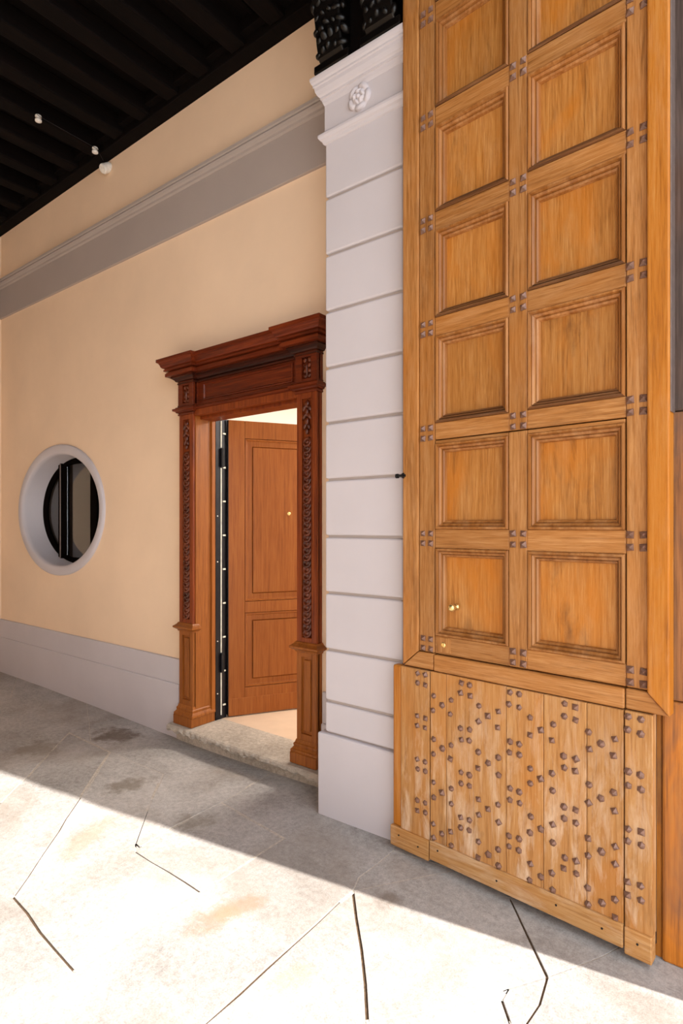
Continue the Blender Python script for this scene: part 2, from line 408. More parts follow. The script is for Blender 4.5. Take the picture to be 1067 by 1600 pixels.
for sl in SLABS:
    if not sl: continue
    ks = sl.split(); n = len(ks)
    pts = [W[k] for k in ks]; ins = [WIDE.get(frozenset((ks[i], ks[(i + 1) % n]))  , 0.0020) for i in range(n)]
    # wavy, worn edges
    P2, I2 = [], []
    for i in range(n):
        a, b = Vector(pts[i]), Vector(pts[(i + 1) % n]); ln = (b - a).length; m = max(1, int(ln / 0.12)) if ln < 4.5 else 1
        rs = random.Random(hash((round(a.x + b.x, 3), round(a.y + b.y, 3))))
        nrm = Vector((-(b - a).y, (b - a).x)).normalized()
        if (a.x, a.y) > (b.x, b.y): nrm = -nrm
        ws = [rs.uniform(-0.004, 0.004) for _ in range(m - 1)]
        if (a.x, a.y) > (b.x, b.y): ws = ws[::-1]
        for t in range(m):
            q = a.lerp(b, t / m)
            if t: q = q + nrm * ws[t - 1]
            P2.append((q.x, q.y)); I2.append(ins[i] * (1 if m == 1 else random.uniform(0.35, 1.7)))
    top = inset_poly(P2, I2); n = len(top); tx, ty, tz = random.uniform(-.001, .001), random.uniform(-.001, .001), random.uniform(-.0015, .0015)
    cx = sum(p[0] for p in top) / n; cy = sum(p[1] for p in top) / n
    zz = lambda x, y: fz(x, y) + tz + tx * (x - cx) + ty * (y - cy)
    g = G(); g.add([(x, y, zz(x, y)) for x, y in top] + [(x, y, zz(x, y) - 0.03) for x, y in top],
                   [tuple(range(n))] + [(i, i + n, (i + 1) % n + n, (i + 1) % n) for i in range(n)])
    for i in range(len(ks)):
        e_ = frozenset((ks[i], ks[(i + 1) % len(ks)]))
        if e_ not in done:
            done.add(e_); a, b = Vector(pts[i]), Vector(pts[(i + 1) % len(pts)]); nrm = Vector((-(b - a).y, (b - a).x)).normalized() * .012
            m = max(1, int((b - a).length / .15)); vs_ = []
            for t in range(m + 1):
                for sg in (1, -1):
                    p = a.lerp(b, t / m) + nrm * sg; vs_.append((p.x, p.y, fz(p.x, p.y) - (.006 if e_ in WIDE else .0016)))
            d = G(); d.add(vs_, [(2 * t, 2 * t + 1, 2 * t + 3, 2 * t + 2) for t in range(m)])
            d.build('joint_filling', M['dirt'] if e_ in WIDE else M['mortar'], floor)
    g.build('paving_stone', M['stone'], floor, bevel=0.0015, seg=2)

# ------------------------------------------------------------------ back wall with the oval window hole and the door hole
wall = empty('wall_back', (0, WY, 0)); tag(wall, 'cream plastered wall with oval window and carved wooden doorway', 'wall', kind='structure')
WTOP = 4.65
DX0, DX1, DZ = -3.37, -2.37, 2.36
EX, EZ, EA, EB = -5.415, 1.694, 0.72, 0.526
g = G(); N = 96
x0, x1, z0, z1 = -7.4, DX0, -0.1, WTOP
inner = []; outer = []
for i in range(N):
    a = 2 * math.pi * i / N; inner.append((EX + EA * math.cos(a), EZ + EB * math.sin(a)))
    c, s = math.cos(a), math.sin(a)
    t = min(((x1 - EX) / c if c > 1e-9 else (x0 - EX) / c if c < -1e-9 else 1e9), ((z1 - EZ) / s if s > 1e-9 else (z0 - EZ) / s if s < -1e-9 else 1e9))
    outer.append((EX + t * c, EZ + t * s))
vs = [(x, WY, z) for x, z in inner] + [(x, WY, z) for x, z in outer]
fs = [(i, (i + 1) % N, (i + 1) % N + N, i + N) for i in range(N)]
for cx_, cz_ in ((x0, z0), (x0, z1), (x1, z0), (x1, z1)):
    j = min(range(N), key=lambda i: (outer[i][0] - cx_) ** 2 + (outer[i][1] - cz_) ** 2)
    for (p, q) in ((j, (j + 1) % N), ((j - 1) % N, j)):
        if abs(outer[p][0] - outer[q][0]) > 1e-6 and abs(outer[p][1] - outer[q][1]) > 1e-6:
            vs.append((cx_, WY, cz_)); fs.append((p + N, q + N, len(vs) - 1))
g.add(vs, fs)
g.add([(DX0, WY, DZ), (DX1, WY, DZ), (DX1, WY, z1), (DX0, WY, z1)], [(0, 1, 2, 3)])
g.add([(DX1, WY, z0), (0.2, WY, z0), (0.2, WY, z1), (DX1, WY, z1)], [(0, 1, 2, 3)])
g.build('plaster_face', M['cream'], wall)
ws = lambda x: -0.0090 * (x + 4.4)
# string course: plain grey band with a small roll on top
sc = empty('trim_1', (0, WY, 0)); tag(sc, 'plain grey string course with a moulded top running along the upper wall', 'moulding', kind='structure')
g = G(); g.box(-6.67, -1.9, WY - 0.022, WY + 0.01, 3.731, 4.042); g.build('band', M['grey_mid'], sc, 0.004, shear=ws)
g = G(); g.sweep([(-6.67, WY), (-1.9, WY)], [(o_, z_ - .017) for o_, z_ in [(-0.01, 4.05), (0.026, 4.05), (0.036, 4.06), (0.038, 4.075), (0.05, 4.085), (0.056, 4.10), (0.05, 4.115), (0.058, 4.12), (0.06, 4.138), (-0.01, 4.145)]])
g.build('top_roll', M['grey_mid'], sc, shear=ws)
# skirting: two-step grey dado
for nm, xa, xb, lab in (('baseboard_back', -6.67, -3.575, 'grey two step plastered skirting below the oval window'),
                        ('baseboard_right', -2.206, -1.9, 'short grey skirting between wooden doorway and stone pilaster')):
    bb = empty(nm, (0, WY, 0)); tag(bb, lab, 'skirting', kind='structure')
    G().box(xa, xb, WY - 0.032, WY + 0.01, -0.08, 0.368).build('lower_board', M['grey'], bb, 0.008)
    G().box(xa, xb, WY - 0.020, WY + 0.01, 0.366, 0.553).build('upper_board', M['grey'], bb, 0.006)
# the wall's return at the far left, and the wall that carries the gate
rt = empty('wall_left', (-6.7, 2.6, 0)); tag(rt, 'grey pilaster return closing the far left end of the wall', 'wall', kind='structure')
G().box(-7.4, -6.672, 2.45, WY + 0.01, -0.05, WTOP - 0.01).build('pilaster_face', M['cream'], rt, 0.004)
G().box(-7.4, -6.655, 2.44, WY, 3.78, 4.17).build('band', M['grey_mid'], rt, 0.006)
of = empty('wall_front', (-5, -2.6, 0)); tag(of, 'cream wall on the opposite side of the passage', 'wall', kind='structure')
G().box(-9.0, -0.3, -2.75, -2.6, -0.05, 4.8).build('plaster_face', M['cream'], of, 0.01)
G().box(-9.2, -9.0, -2.75, WY, -0.05, 4.8).build('end_face', M['cream'], of, 0.01)
G().box(0.20, 0.50, -2.75, -1.3, -0.05, 6.0).build('jamb_face', M['cream'], of, 0.01)
gw = empty('wall_right', (0.35, 2.3, 0)); tag(gw, 'pale masonry jamb of the gateway behind the gate', 'wall', kind='structure')
G().box(0.20, 0.50, 2.298, 6.0, -0.05, 6.0).build('jamb_face', M['white'], gw, 0.01)

# ------------------------------------------------------------------ ceiling: black timber beams
ce = empty('ceiling', (0, 0, WTOP)); tag(ce, 'black timber ceiling with rows of narrow beams', 'ceiling', kind='structure')
G().box(-9.0, 0.25, -2.6, WY + 0.02, WTOP + 0.15, WTOP + 0.20).build('deck', M['black_wood'], ce)
G().box(-9.0, 0.25, 2.60, WY + 0.02, WTOP - 0.005, WTOP + 0.152).build('wall_plate', M['black_wood'], ce, 0.006)
G().box(-9.0, 0.25, 2.55, 2.60, WTOP + 0.06, WTOP + 0.152).build('ledge', M['black_wood'], ce, 0.004)
x = -2.08; nb = 0
while x > -9.0:
    G().box(x - 0.13, x, -2.6, 2.60, WTOP + 0.012, WTOP + 0.152).build('beam', M['black_wood'], ce, 0.012)
    G().box(x - 0.255, x - 0.225, -2.6, 2.55, WTOP + 0.125, WTOP + 0.152).build('batten', M['black_wood'], ce, 0.004)
    x -= 0.3495
x = -2.08 + 0.3495
while x < 0.2:
    G().box(x - 0.13, x, -2.6, 2.45, WTOP + 0.012, WTOP + 0.152).build('beam', M['black_wood'], ce, 0.012)
    x += 0.3495
wb = G().box(-1.945, -1.30, 2.445, 2.6, 3.957, WTOP - .01).build('timber_block', M['black_wood'], None, 0.006)
tag(wb, 'plain black timber block behind the two carved corbels on top of the pilaster', 'timber')

# ------------------------------------------------------------------ oval window
wn = empty('window_1', (EX, WY, EZ)); tag(wn, 'oval window in a pale grey ring set in the cream wall', 'window', kind='structure')
def ell(a, b, n=96, cx=EX, cz=EZ): return [(cx + a * math.cos(2 * math.pi * i / n), cz + b * math.sin(2 * math.pi * i / n)) for i in range(n)]
def ring(stations, name, mat, bevel=0):
    g = G(); n = 96; vs = []
    for a, b, y in stations: vs += [(x, y, z) for x, z in ell(a, b, n)]
    fs = [(s * n + i, s * n + (i + 1) % n, (s + 1) * n + (i + 1) % n, (s + 1) * n + i) for s in range(len(stations) - 1) for i in range(n)]
    g.add(vs, fs); return g.build(name, mat, wn, smooth=True)
ro = ring([(0.80, 0.612, WY + .01), (0.80, 0.612, WY - .018), (0.79, 0.602, WY - .024), (0.735, 0.54, WY - .022), (0.718, 0.524, WY - 0.012), (0.712, 0.518, WY + .02), (0.70, 0.51, WY + .21)], 'surround_ring', M['grey'])
ro.data.polygons.foreach_set('use_smooth', [True] * len(ro.data.polygons))
GY = WY + 0.20
ring([(0.70, 0.515, GY), (0.70, 0.515, GY - .02), (0.672, 0.485, GY - .022), (0.665, 0.478, GY + .03)], 'outer_frame', M['frame'])
G().box(-5.748, -5.693, GY - 0.045, GY + 0.05, 1.17, 2.22).build('mullion', M['frame'], wn, 0.006)
G().box(-5.706, -5.693, GY - 0.052, GY - 0.044, 1.17, 2.22).build('mullion_strip', M['flash'], wn, 0.004)
for sx0, sx1 in ((-6.09, -5.748), (-5.681, -4.76)):
    G().box(sx0, sx1, GY + 0.012, GY + 0.020, 1.17, 2.22).build('pane', M['glass'], wn)
g = G()
for za, zb in ((1.17, 1.235), (2.155, 2.22)): g.box(-5.681, -4.76, GY - 0.01, GY + 0.04, za, zb)
g.build('sash_rail', M['frame'], wn, 0.004)
G().box(-5.21, -5.10, GY - 0.01, GY + 0.04, 1.17, 2.22).build('sash_stile', M['frame'], wn, 0.004)
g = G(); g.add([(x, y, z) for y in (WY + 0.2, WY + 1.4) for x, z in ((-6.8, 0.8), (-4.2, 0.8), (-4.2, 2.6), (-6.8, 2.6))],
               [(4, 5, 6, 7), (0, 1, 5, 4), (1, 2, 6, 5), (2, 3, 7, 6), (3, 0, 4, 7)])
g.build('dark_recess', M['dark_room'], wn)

# ------------------------------------------------------------------ room behind the doorway
rm = empty('wall_interior', (-3, 4, 0)); tag(rm, 'white interior walls seen through the open doorway', 'wall', kind='structure')
IX0, IX1, IY0, IY1, IZ = -4.15, -1.5, WY + 0.16, 6.2, 3.0
g = G(); g.add([(IX0, IY0, .1), (IX1, IY0, .1), (IX1, IY1, .1), (IX0, IY1, .1), (IX0, IY0, IZ), (IX1, IY0, IZ), (IX1, IY1, IZ), (IX0, IY1, IZ)],
               [(1, 2, 6, 5), (2, 3, 7, 6), (3, 0, 4, 7)])
for (a, b, c, d) in ((IX0, -3.375, .1, IZ), (-2.365, IX1, .1, IZ), (-3.375, -2.365, 2.40, IZ)):
    g.add([(a, IY0, c), (b, IY0, c), (b, IY0, d), (a, IY0, d)], [(0, 1, 2, 3)])
g.build('plaster_face', M['white'], rm)
ci = empty('ceiling.001', (-3, 4, IZ)); tag(ci, 'white ceiling of the room behind the open door', 'ceiling', kind='structure')
G().box(IX0, IX1, IY0, IY1, IZ, IZ + 0.05).build('plaster_face', M['white'], ci)
fi = empty('floor.001', (-3, 4, .1)); tag(fi, 'cream tiled floor inside the open doorway', 'floor', kind='structure')
for i in range(3):
    for j in range(4):
        xa = IX0 + 0.883 * i; ya = IY0 + 0.03 + 0.79 * j
        G().box(xa + .001, xa + .881, ya, ya + .788, 0.06, 0.104).build('tile', M['tile'], fi, 0.001)
G().box(IX0, IX1, IY0, IY1, 0.0, 0.1).build('screed', M['mortar'], fi)
ld = bpy.data.lights.new('room_fill_light', 'AREA'); ld.energy = 42; ld.size = 0.7; ld.color = (1, .93, .84)  # added light, source unseen, brightens the room behind the door
lo = bpy.data.objects.new('room_fill_light', ld); COL.objects.link(lo); lo.location = (-2.2, 4.6, 2.9)

# ------------------------------------------------------------------ pilaster
PX0, PX1, PY = -1.977, -1.488, 2.43
pl = empty('pilaster', (-1.65, PY, 0)); tag(pl, 'tall pale grey pilaster of stacked blocks between wooden doorway and gate', 'pilaster')
JZ = [0.432, 0.604, 0.881, 1.188, 1.491, 1.796, 2.101, 2.398, 2.702, 3.007, 3.314, 3.62]
G().box(-2.02, PX1 + .004, PY - 0.014, WY - 0.002, -0.02, 0.430).build('plinth', M['grey'], pl, 0.010)
G().box(PX0 + 0.014, PX1 - .005, PY + 0.014, WY - 0.002, 0.42, 3.84).build('core', M['grey_mid'], pl)
for a, b in zip(JZ[:-1], JZ[1:]):
    G().box(PX0, PX1, PY, WY - 0.002, a + 0.007, b - 0.007).build('stone_block', M['grey'], pl, 0.010, seg=3)
pth = [(PX0, WY), (PX0, PY), (-1.453, PY)]
g = G(); g.sweep(pth, [(-.02, 3.600), (.002, 3.604), (.008, 3.608), (.012, 3.622), (.022, 3.628), (.029, 3.640), (.029, 3.652), (.022, 3.660), (.004, 3.668), (-.02, 3.67)])
g.build('astragal', M['grey'], pl)
G().box(PX0 - .003, PX1, PY - .003, WY - .002, 3.66, 3.85).build('necking', M['grey'], pl, 0.003)
g = G(); g.sweep(pth, [(-.02, 3.812), (.003, 3.815), (.010, 3.830), (.013, 3.845), (.020, 3.847), (.020, 3.858), (.030, 3.866), (.040, 3.886), (.042, 3.905), (.048, 3.908), (.048, 3.918), (.055, 3.926), (.060, 3.942), (.060, 3.952), (-.02, 3.956)])
cap = g.build('cornice', M['grey'], pl)
rc = (-1.745, PY - 0.003, 3.757)
ros = G(); NA, NR = 80, 26; vs = [(rc[0], rc[1] - .026, rc[2])]
for a_ in range(NA):
    th = 2 * math.pi * a_ / NA; A = abs(math.cos(2.5 * th + .5)) ** .45; B = abs(math.sin(2.5 * th + .5)) ** .45
    Ro = .071 * (.84 + .16 * A)
    for r_ in range(1, NR + 1):
        f = r_ / NR
        if f > .56: h = .003 + .016 * A * math.sin(math.pi * min(1, (f - .50) / .52)) ** .6
        elif f > .22: h = .006 + .019 * (.25 + .75 * B) * math.sin(math.pi * min(1, (f - .18) / .40)) ** .6
        else: h = .012 + .014 * math.cos(f / .22 * math.pi / 2)
        if r_ == NR: h = -.002
        vs.append((rc[0] + Ro * f * math.cos(th), rc[1] - h, rc[2] + Ro * f * math.sin(th)))
ix = lambda a_, r_: 1 + (a_ % NA) * NR + r_
ros.add(vs, [(0, ix(a_, 0), ix(a_ + 1, 0)) for a_ in range(NA)] + [(ix(a_, r_), ix(a_, r_ + 1), ix(a_ + 1, r_ + 1), ix(a_ + 1, r_)) for a_ in range(NA) for r_ in range(NR - 1)])
ros.build('rosette', M['grey'], pl, smooth=True)

# ------------------------------------------------------------------ carved black corbels on the pilaster
def corbel(xa, xb, label):
    r = empty('carved_corbel', ((xa + xb) / 2, 2.42, 3.95)); tag(r, label, 'corbel', 'carved corbels under the ceiling')
    w = xb - xa
    prof = [(2.44, 3.957), (2.372, 3.957), (2.368, 3.985), (2.376, 4.00), (2.360, 4.02), (2.345, 4.08), (2.335, 4.16), (2.315, 4.26), (2.28, 4.36), (2.22, 4.45), (2.15, 4.52), (2.10, 4.59), (2.10, 4.65), (2.44, 4.65)]
    G().prism(prof, xa + .03, xb - .03, 'yz').build('bracket', M['black_gloss'], r, 0.008)
    G().box(xa - .004, xb + .004, 2.366, 2.44, 3.957, 4.0).build('foot', M['black_gloss'], r, 0.006)
    def at(z):
        for (y0_, z0_), (y1_, z1_) in zip(prof[3:], prof[4:]):
            if z0_ <= z <= z1_: return y0_ + (y1_ - y0_) * (z - z0_) / (z1_ - z0_)
        return 2.1
    rn = random.Random(int(abs(xa) * 1000))
    for row in range(11):
        z = 4.04 + row * 0.055; y = at(z)
        for cidx in range(5):
            t = (cidx - 2 + .5 * (row % 2)) / 2.2; xx = (xa + xb) / 2 + t * (w * 0.40)
            g = G(); s = rn.uniform(.6, 1.1)
            rot = Matrix.Rotation(-t * 0.9 + rn.uniform(-1.1, 1.1), 3, 'Y') @ Matrix.Rotation(0.6 + rn.uniform(-.5, .5), 3, 'X')
            g.ball((xx, y - 0.004 + 0.02 * abs(t), z + 0.012 * (1 - abs(t))), (0.019 * s, 0.018, 0.029 * s), 8, 6, rot)
            g.build('carved_leaf', M['black_gloss'], r, smooth=True)
    for sx in (xa + .012, xb - .012):        # volutes at the sides
        g = G()
        pts = []
        for i in range(26):
            a = i * 0.42; rr = 0.075 - 0.0026 * i
            pts.append((sx, 2.26 + rr * math.cos(a), 4.50 + rr * math.sin(a)))
        g.tube(pts, 0.016, 6); g.build('volute', M['black_gloss'], r, smooth=True)
    return r
corbel(-2.0, -1.78, 'black carved acanthus corbel above the left end of the pilaster, nearer the cream wall')
corbel(-1.70, -1.47, 'black carved acanthus corbel above the right end of the pilaster, beside the gate')

# ------------------------------------------------------------------ carved wooden door surround
YC, YM = 2.645, 2.680
CL, CRr = (-3.532, -3.374), (-2.377, -2.219)
ds = empty('door_surround', (-2.87, YC, 0.105)); tag(ds, 'carved red brown wooden door surround with columns and heavy cornice', 'door frame')
SZ = 0.105
disc_g = G(); disc_g.lathe([(0.003, -0.013), (0.007, -0.012), (0.0095, -0.002), (0.0125, -0.002), (0.016, -0.0125), (0.021, -0.0135), (0.025, -0.006), (0.026, 0.006)], (0, 0, 0), 'y', 14)
disc_src = None
def pedestal_and_column(xa, xb, side):
    global disc_src
    xm = (xa + xb) / 2
    # plinth and base
    py1 = 2.83 if side == 'L' else WY
    xin = 0.022
    g = G(); g.box(xa - 0.03, xb + xin, YC - 0.032, py1, SZ, 0.172); g.build('plinth', M['walnut'], ds, 0.005)
    base = G()
    p = [(xa, WY), (xa, YC), (xb, YC), (xb, py1)]
    base.sweep(p, [(-.01, .170), (.026, .170), (.028, .178), (.026, .188), (.020, .192), (.018, .196), (.012, .205), (.014, .212), (.014, .222), (.008, .228), (.002, .246), (-.01, .25)])
    base.build('base_moulding', M['walnut'], ds)
    # pedestal: frame round a sunk panel with a raised fillet
    g = G(); fr = 0.036
    g.box(xa, xb, YC + 0.014, py1, .17, .80)
    g.box(xa, xa + fr, YC, YC + .03, .17, .80); g.box(xb - fr, xb, YC, YC + .03, .17, .80)
    g.box(xa + fr, xb - fr, YC, YC + .03, .17, .285); g.box(xa + fr, xb - fr, YC, YC + .03, .752, .80)
    ped = g.build('pedestal', M['walnut'], ds, 0.003)
    G().box(xa + fr + .016, xb - fr - .016, YC + .003, YC + .02, .305, .735).build('raised_fillet', M['walnut'], ped, 0.005)
    cp = G(); cp.sweep([(xa, WY), (xa, YC), (xb, YC), (xb, py1 if side == 'R' else YC + .05)],
                       [(-.01, .776), (.006, .780), (.010, .790), (.022, .798), (.034, .806), (.034, .816), (.024, .822), (.012, .832), (.006, .842), (-.01, .846)])
    cp.build('pedestal_cap', M['walnut'], ds)
    # shaft with a sunk channel of overlapping carved discs
    g = G(); fs_ = 0.040
    g.box(xa, xb, YC + .016, py1 if side == 'L' else WY, .84, 2.36)
    g.box(xa, xa + fs_, YC, YC + .03, .84, 2.36); g.box(xb - fs_, xb, YC, YC + .03, .84, 2.36)
    g.box(xa + fs_, xb - fs_, YC, YC + .03, .84, .872); g.box(xa + fs_, xb - fs_, YC, YC + .03, 2.318, 2.36)
    sh = g.build('column', M['mahog_v'], ds, 0.004)
    nd = 31
    for i in range(nd):
        z = 0.90 + i * 0.0385
        if disc_src is None:
            disc_src = disc_g.build('carved_disc', M['mahog_carve'], sh, smooth=True)
            off = OFF[sh.name]
            for v in disc_src.data.vertices: v.co += off
            d = disc_src; d.location = (xm - off.x, YC + .012 - off.y, z - off.z); d.rotation_euler = (R(-16), 0, 0); d.scale = (1.35, 1.0, 1.35)
        else:
            copy_mesh('carved_disc', disc_src, sh, (xm, YC + .012, z), (R(-16), 0, 0), (1.35, 1.0, 1.35))
    # leaf drop at the head of the channel
    for i, (dx, dz, rx, rz, tl) in enumerate(((0, 2.285, .018, .026, 0), (-.02, 2.262, .013, .026, .5), (.02, 2.262, .013, .026, -.5), (0, 2.235, .014, .028, 0),
                                           (-.018, 2.212, .012, .026, .6), (.018, 2.212, .012, .026, -.6), (0, 2.18, .016, .026, 0), (-.014, 2.15, .011, .022, .4), (.014, 2.15, .011, .022, -.4), (0, 2.12, .013, .02, 0))):
        g = G(); g.ball((xm + dx, YC + .008, dz), (rx, .014, rz), 10, 6, Matrix.Rotation(tl, 3, 'Y')); g.build('carved_leaf', M['mahog_carve'], sh, smooth=True)
    # frieze block with carved panel
    g = G(); a_, b_ = xa + .045, xb - .040
    g.box(xa - .006, xb + .006, YC + .014, WY, 2.41, 2.61)
    g.box(xa - .006, a_, YC - .006, YC + .03, 2.41, 2.61); g.box(b_, xb + .006, YC - .006, YC + .03, 2.41, 2.61)
    g.box(a_, b_, YC - .006, YC + .03, 2.41, 2.438); g.box(a_, b_, YC - .006, YC + .03, 2.566, 2.61)
    fb = g.build('frieze_block', M['mahog'], ds, 0.003)
    for sx in (-1, 1):
        for q in range(4):
            z = 2.455 + q * .032
            g = G(); g.ball(((a_ + b_) / 2 + sx * .017, YC + .008, z), (.015, .012, .018), 8, 6, Matrix.Rotation(sx * .7 * (-1) ** q, 3, 'Y'))
            g.build('carved_leaf', M['mahog_carve'], fb, smooth=True)
    g = G(); g.tube([((a_ + b_) / 2, YC + .006, 2.442), ((a_ + b_) / 2, YC + .0, 2.50), ((a_ + b_) / 2, YC + .006, 2.562)], [.007, .009, .007], 6)
    g.build('carved_stem', M['mahog_carve'], fb, smooth=True)
pedestal_and_column(CL[0], CL[1], 'L')
pedestal_and_column(CRr[0], CRr[1], 'R')
path = [(CL[0], WY), (CL[0], YC), (CL[1] + .006, YC), (CL[1] + .006, YM), (CRr[0] - .006, YM), (CRr[0] - .006, YC), (CRr[1], YC), (CRr[1], WY)]
g = G(); g.sweep(path, [(-.02, 2.352), (.006, 2.352), (.008, 2.362), (.003, 2.363), (.003, 2.368), (.016, 2.372), (.020, 2.380), (.036, 2.386), (.036, 2.400), (.022, 2.401), (.020, 2.410), (.008, 2.416), (.008, 2.426), (-.02, 2.426)])
g.build('capital_moulding', M['mahog'], ds)
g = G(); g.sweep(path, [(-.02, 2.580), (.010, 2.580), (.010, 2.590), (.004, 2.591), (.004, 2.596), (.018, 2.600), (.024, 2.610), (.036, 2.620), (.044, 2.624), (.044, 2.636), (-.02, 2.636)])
g.build('bed_moulding', M['mahog_shade'], ds)
g = G(); g.sweep(path, [(-.02, 2.634), (.040, 2.634), (.072, 2.634), (.072, 2.656), (.066, 2.657), (.066, 2.664), (.054, 2.665), (.054, 2.673), (.080, 2.674), (.080, 2.684), (.074, 2.685), (.074, 2.692), (.086, 2.696), (.094, 2.704), (.098, 2.716), (.104, 2.728), (.112, 2.734), (.118, 2.736), (.118, 2.757), (-.02, 2.760)])
g.build('cornice', M['mahog'], ds)
g = G()
g.box(CL[1] - .02, CRr[0] + .02, YM + .006, WY, 2.39, 2.61)
fz_ = g.build('frieze', M['mahog'], ds, 0.002)
g = G(); g.sweep([(-3.30, 2.445), (-3.30, 2.565), (-2.44, 2.565), (-2.44, 2.445)], [(0, YM + .008), (0, YM - .004), (.008, YM - .006), (.014, YM + .001), (.016, YM + .008)], closed=True, plane='xz')
g.build('frieze_moulding', M['mahog'], fz_)
G().box(CL[1], CRr[0], YM - .025, WY, 2.338, 2.40).build('lintel_fascia', M['mahog_v'], ds, 0.003)
G().box(CL[1] - .0, CRr[0] + .0, YC + .06, 2.83, 2.318, 2.345).build('lintel_soffit', M['mahog_v'], ds, 0.004)
G().box(-3.385, -3.366, YC + .02, 2.828, .17, 2.34).build('jamb_board', M['walnut'], ds, 0.003)
G().box(-2.385, -2.363, YC + .02, 2.828, .105, 2.34).build('jamb_board', M['walnut'], ds, 0.003)
G().box(-3.366, -3.352, 2.80, 2.834, .172, 2.33).build('jamb_stop', M['walnut'], ds, 0.003)
# steel security jamb with pins; white strip painted for light through the hinge gap
sj = G().box(-3.41, -3.350, 2.834, 2.937, .105, 2.36).build('steel_jamb', M['steel'], ds, 0.002)
G().box(-3.50, -3.395, 2.945, 3.10, .105, 2.36).build('steel_return', M['steel'], ds, 0.002)
for a, b in ((.135, .45), (.60, 1.98), (2.13, 2.33)):
    G().box(-3.352, -3.343, 2.879, 2.887, a, b).build('crack_light_strip', M['crack_light_pins'], sj, 0.002)
for i in range(9):
    z = .20 + i * .254
    G().box(-3.352, -3.343, 2.900, 2.926, z, z + .012).build('lock_pin', M['crack_light_pins'], sj, 0.002)
for z in (.30, .69, 1.28, 1.62):
    g = G(); g.lathe([(.005, 0), (.005, .004), (.003, .006)], (-3.35, 2.85, z), 'x', 8); g.build('bolt_head', M['porcelain'], sj)
for z in (.455, 1.985):
    g = G(); g.lathe([(.013, 0), (.013, .14)], (-3.337, 2.888, z), 'z', 12); g.build('hinge', M['black_iron'], sj, 0.002)

# ------------------------------------------------------------------ panelled door, open inwards
dr = empty('panelled_door', (-3.33, 2.94, 0.0), R(59), local=True); tag(dr, 'open brown panelled door standing ajar inside the carved wooden surround', 'door', kind='thing')
DWd = 0.93
G().box(0, DWd, .024, .055, .112, 2.345).build('back_skin', M['door'], dr, 0.002)
G().box(0, .124, 0, .03, .112, 2.345).build('stile', M['door'], dr, 0.003)
G().box(DWd - .124, DWd, 0, .03, .112, 2.345).build('stile', M['door'], dr, 0.003)
for a, b in ((.112, .318), (.885, .970), (2.212, 2.345)):
    G().box(.125, DWd - .125, 0, .03, a, b).build('rail', M['door'], dr, 0.003)
for (a, b) in ((.320, .883), (.972, 2.210)):
    g = G(); s0, s1 = .126, DWd - .126; d = .064
    g.sweep([(s0, a), (s0, b), (s1, b), (s1, a)], [(0, .010), (.002, .002), (.010, .001), (.014, .010), (.020, .014), (d - .008, .012), (d - .002, .020), (d, .006), (d + .01, .005)], closed=True, plane='xz')
    g.add([(s0 + d + .009, .005, a + d + .009), (s1 - d - .009, .005, a + d + .009), (s1 - d - .009, .005, b - d - .009), (s0 + d + .009, .005, b - d - .009)], [(0, 1, 2, 3)])
    g.build('panel', M['door'], dr)
g = G(); g.box(.0, DWd, -.003, .012, .112, .243); g.build('kick_board', M['door'], dr, 0.003)
g = G(); g.lathe([(.016, 0), (.016, -.004), (.012, -.008), (.005, -.009)], (.472, .004, 1.642), 'y', 16); g.build('peephole', M['brass'], dr, smooth=True)
G().box(-.004, .0, .0, .055, .112, 2.345).build('steel_edge', M['steel'], dr)

# ------------------------------------------------------------------ stone doorstep
st = empty('doorstep', (-2.9, 2.6, 0)); tag(st, 'worn pale stone doorstep with broken front edge under the wooden doorway', 'step')
g = G(); n = 60; rs = random.Random(3)
xa, xb = -3.585, -2.03; front = []
jit = [rs.uniform(-.006, .006) for _ in range(n + 1)]
rows = []
for i in range(n + 1):
    x = xa + (xb - xa) * i / n; j = jit[i]; jb = rs.uniform(-.008, .010)
    sag = -0.006 * math.sin(math.pi * i / n)
    rows.append([(x, 2.895, .105), (x, 2.62, .105 + sag), (x, 2.588 + j * .5, .103 + sag), (x, 2.576 + j, .095 + sag), (x, 2.574 + j, .070 + jb), (x, 2.588 + jb, .054 + jb), (x, 2.63, .050 + jb), (x, 2.66, .02), (x, 2.66, -.07), (x, 2.895, -.07)])
q = len(rows[0])
g.add([p for r in rows for p in r], [(i * q + t, (i + 1) * q + t, (i + 1) * q + (t + 1) % q, i * q + (t + 1) % q) for i in range(n) for t in range(q)] + [tuple(range(q)), tuple(n * q + t for t in range(q - 1, -1, -1))])
g.build('slab', M['step'], st, 0.002)

# ------------------------------------------------------------------ the tall gate leaf
GA = (-1.5003, 2.3606, 0)
gt = empty('gate_leaf', GA, R(-5), local=True); tag(gt, 'tall amber wooden gate leaf of square panels with iron studs', 'gate')
LT = 4.56
G().box(.06, .230, .056, .064, .06, LT - .01).build('backing_board', M['dark_gap'], gt)
G().box(1.044, 1.132, .056, .064, .06, .9).build('backing_board', M['dark_gap'], gt)
G().box(1.044, 1.185, .056, .064, .9, LT - .01).build('backing_board', M['dark_gap'], gt)
G().box(.230, 1.044, .056, .064, 1.942, LT - .01).build('backing_board', M['dark_gap'], gt)
YS = .012
ROW = [1.006, 1.490, 1.974, 2.455, 2.936, 3.412, 3.892, 4.372]
hw = .043
wk = empty('wicket_door', parent=gt); wk['label'] = 'small wicket door cut into the lower gate, with brass knob'
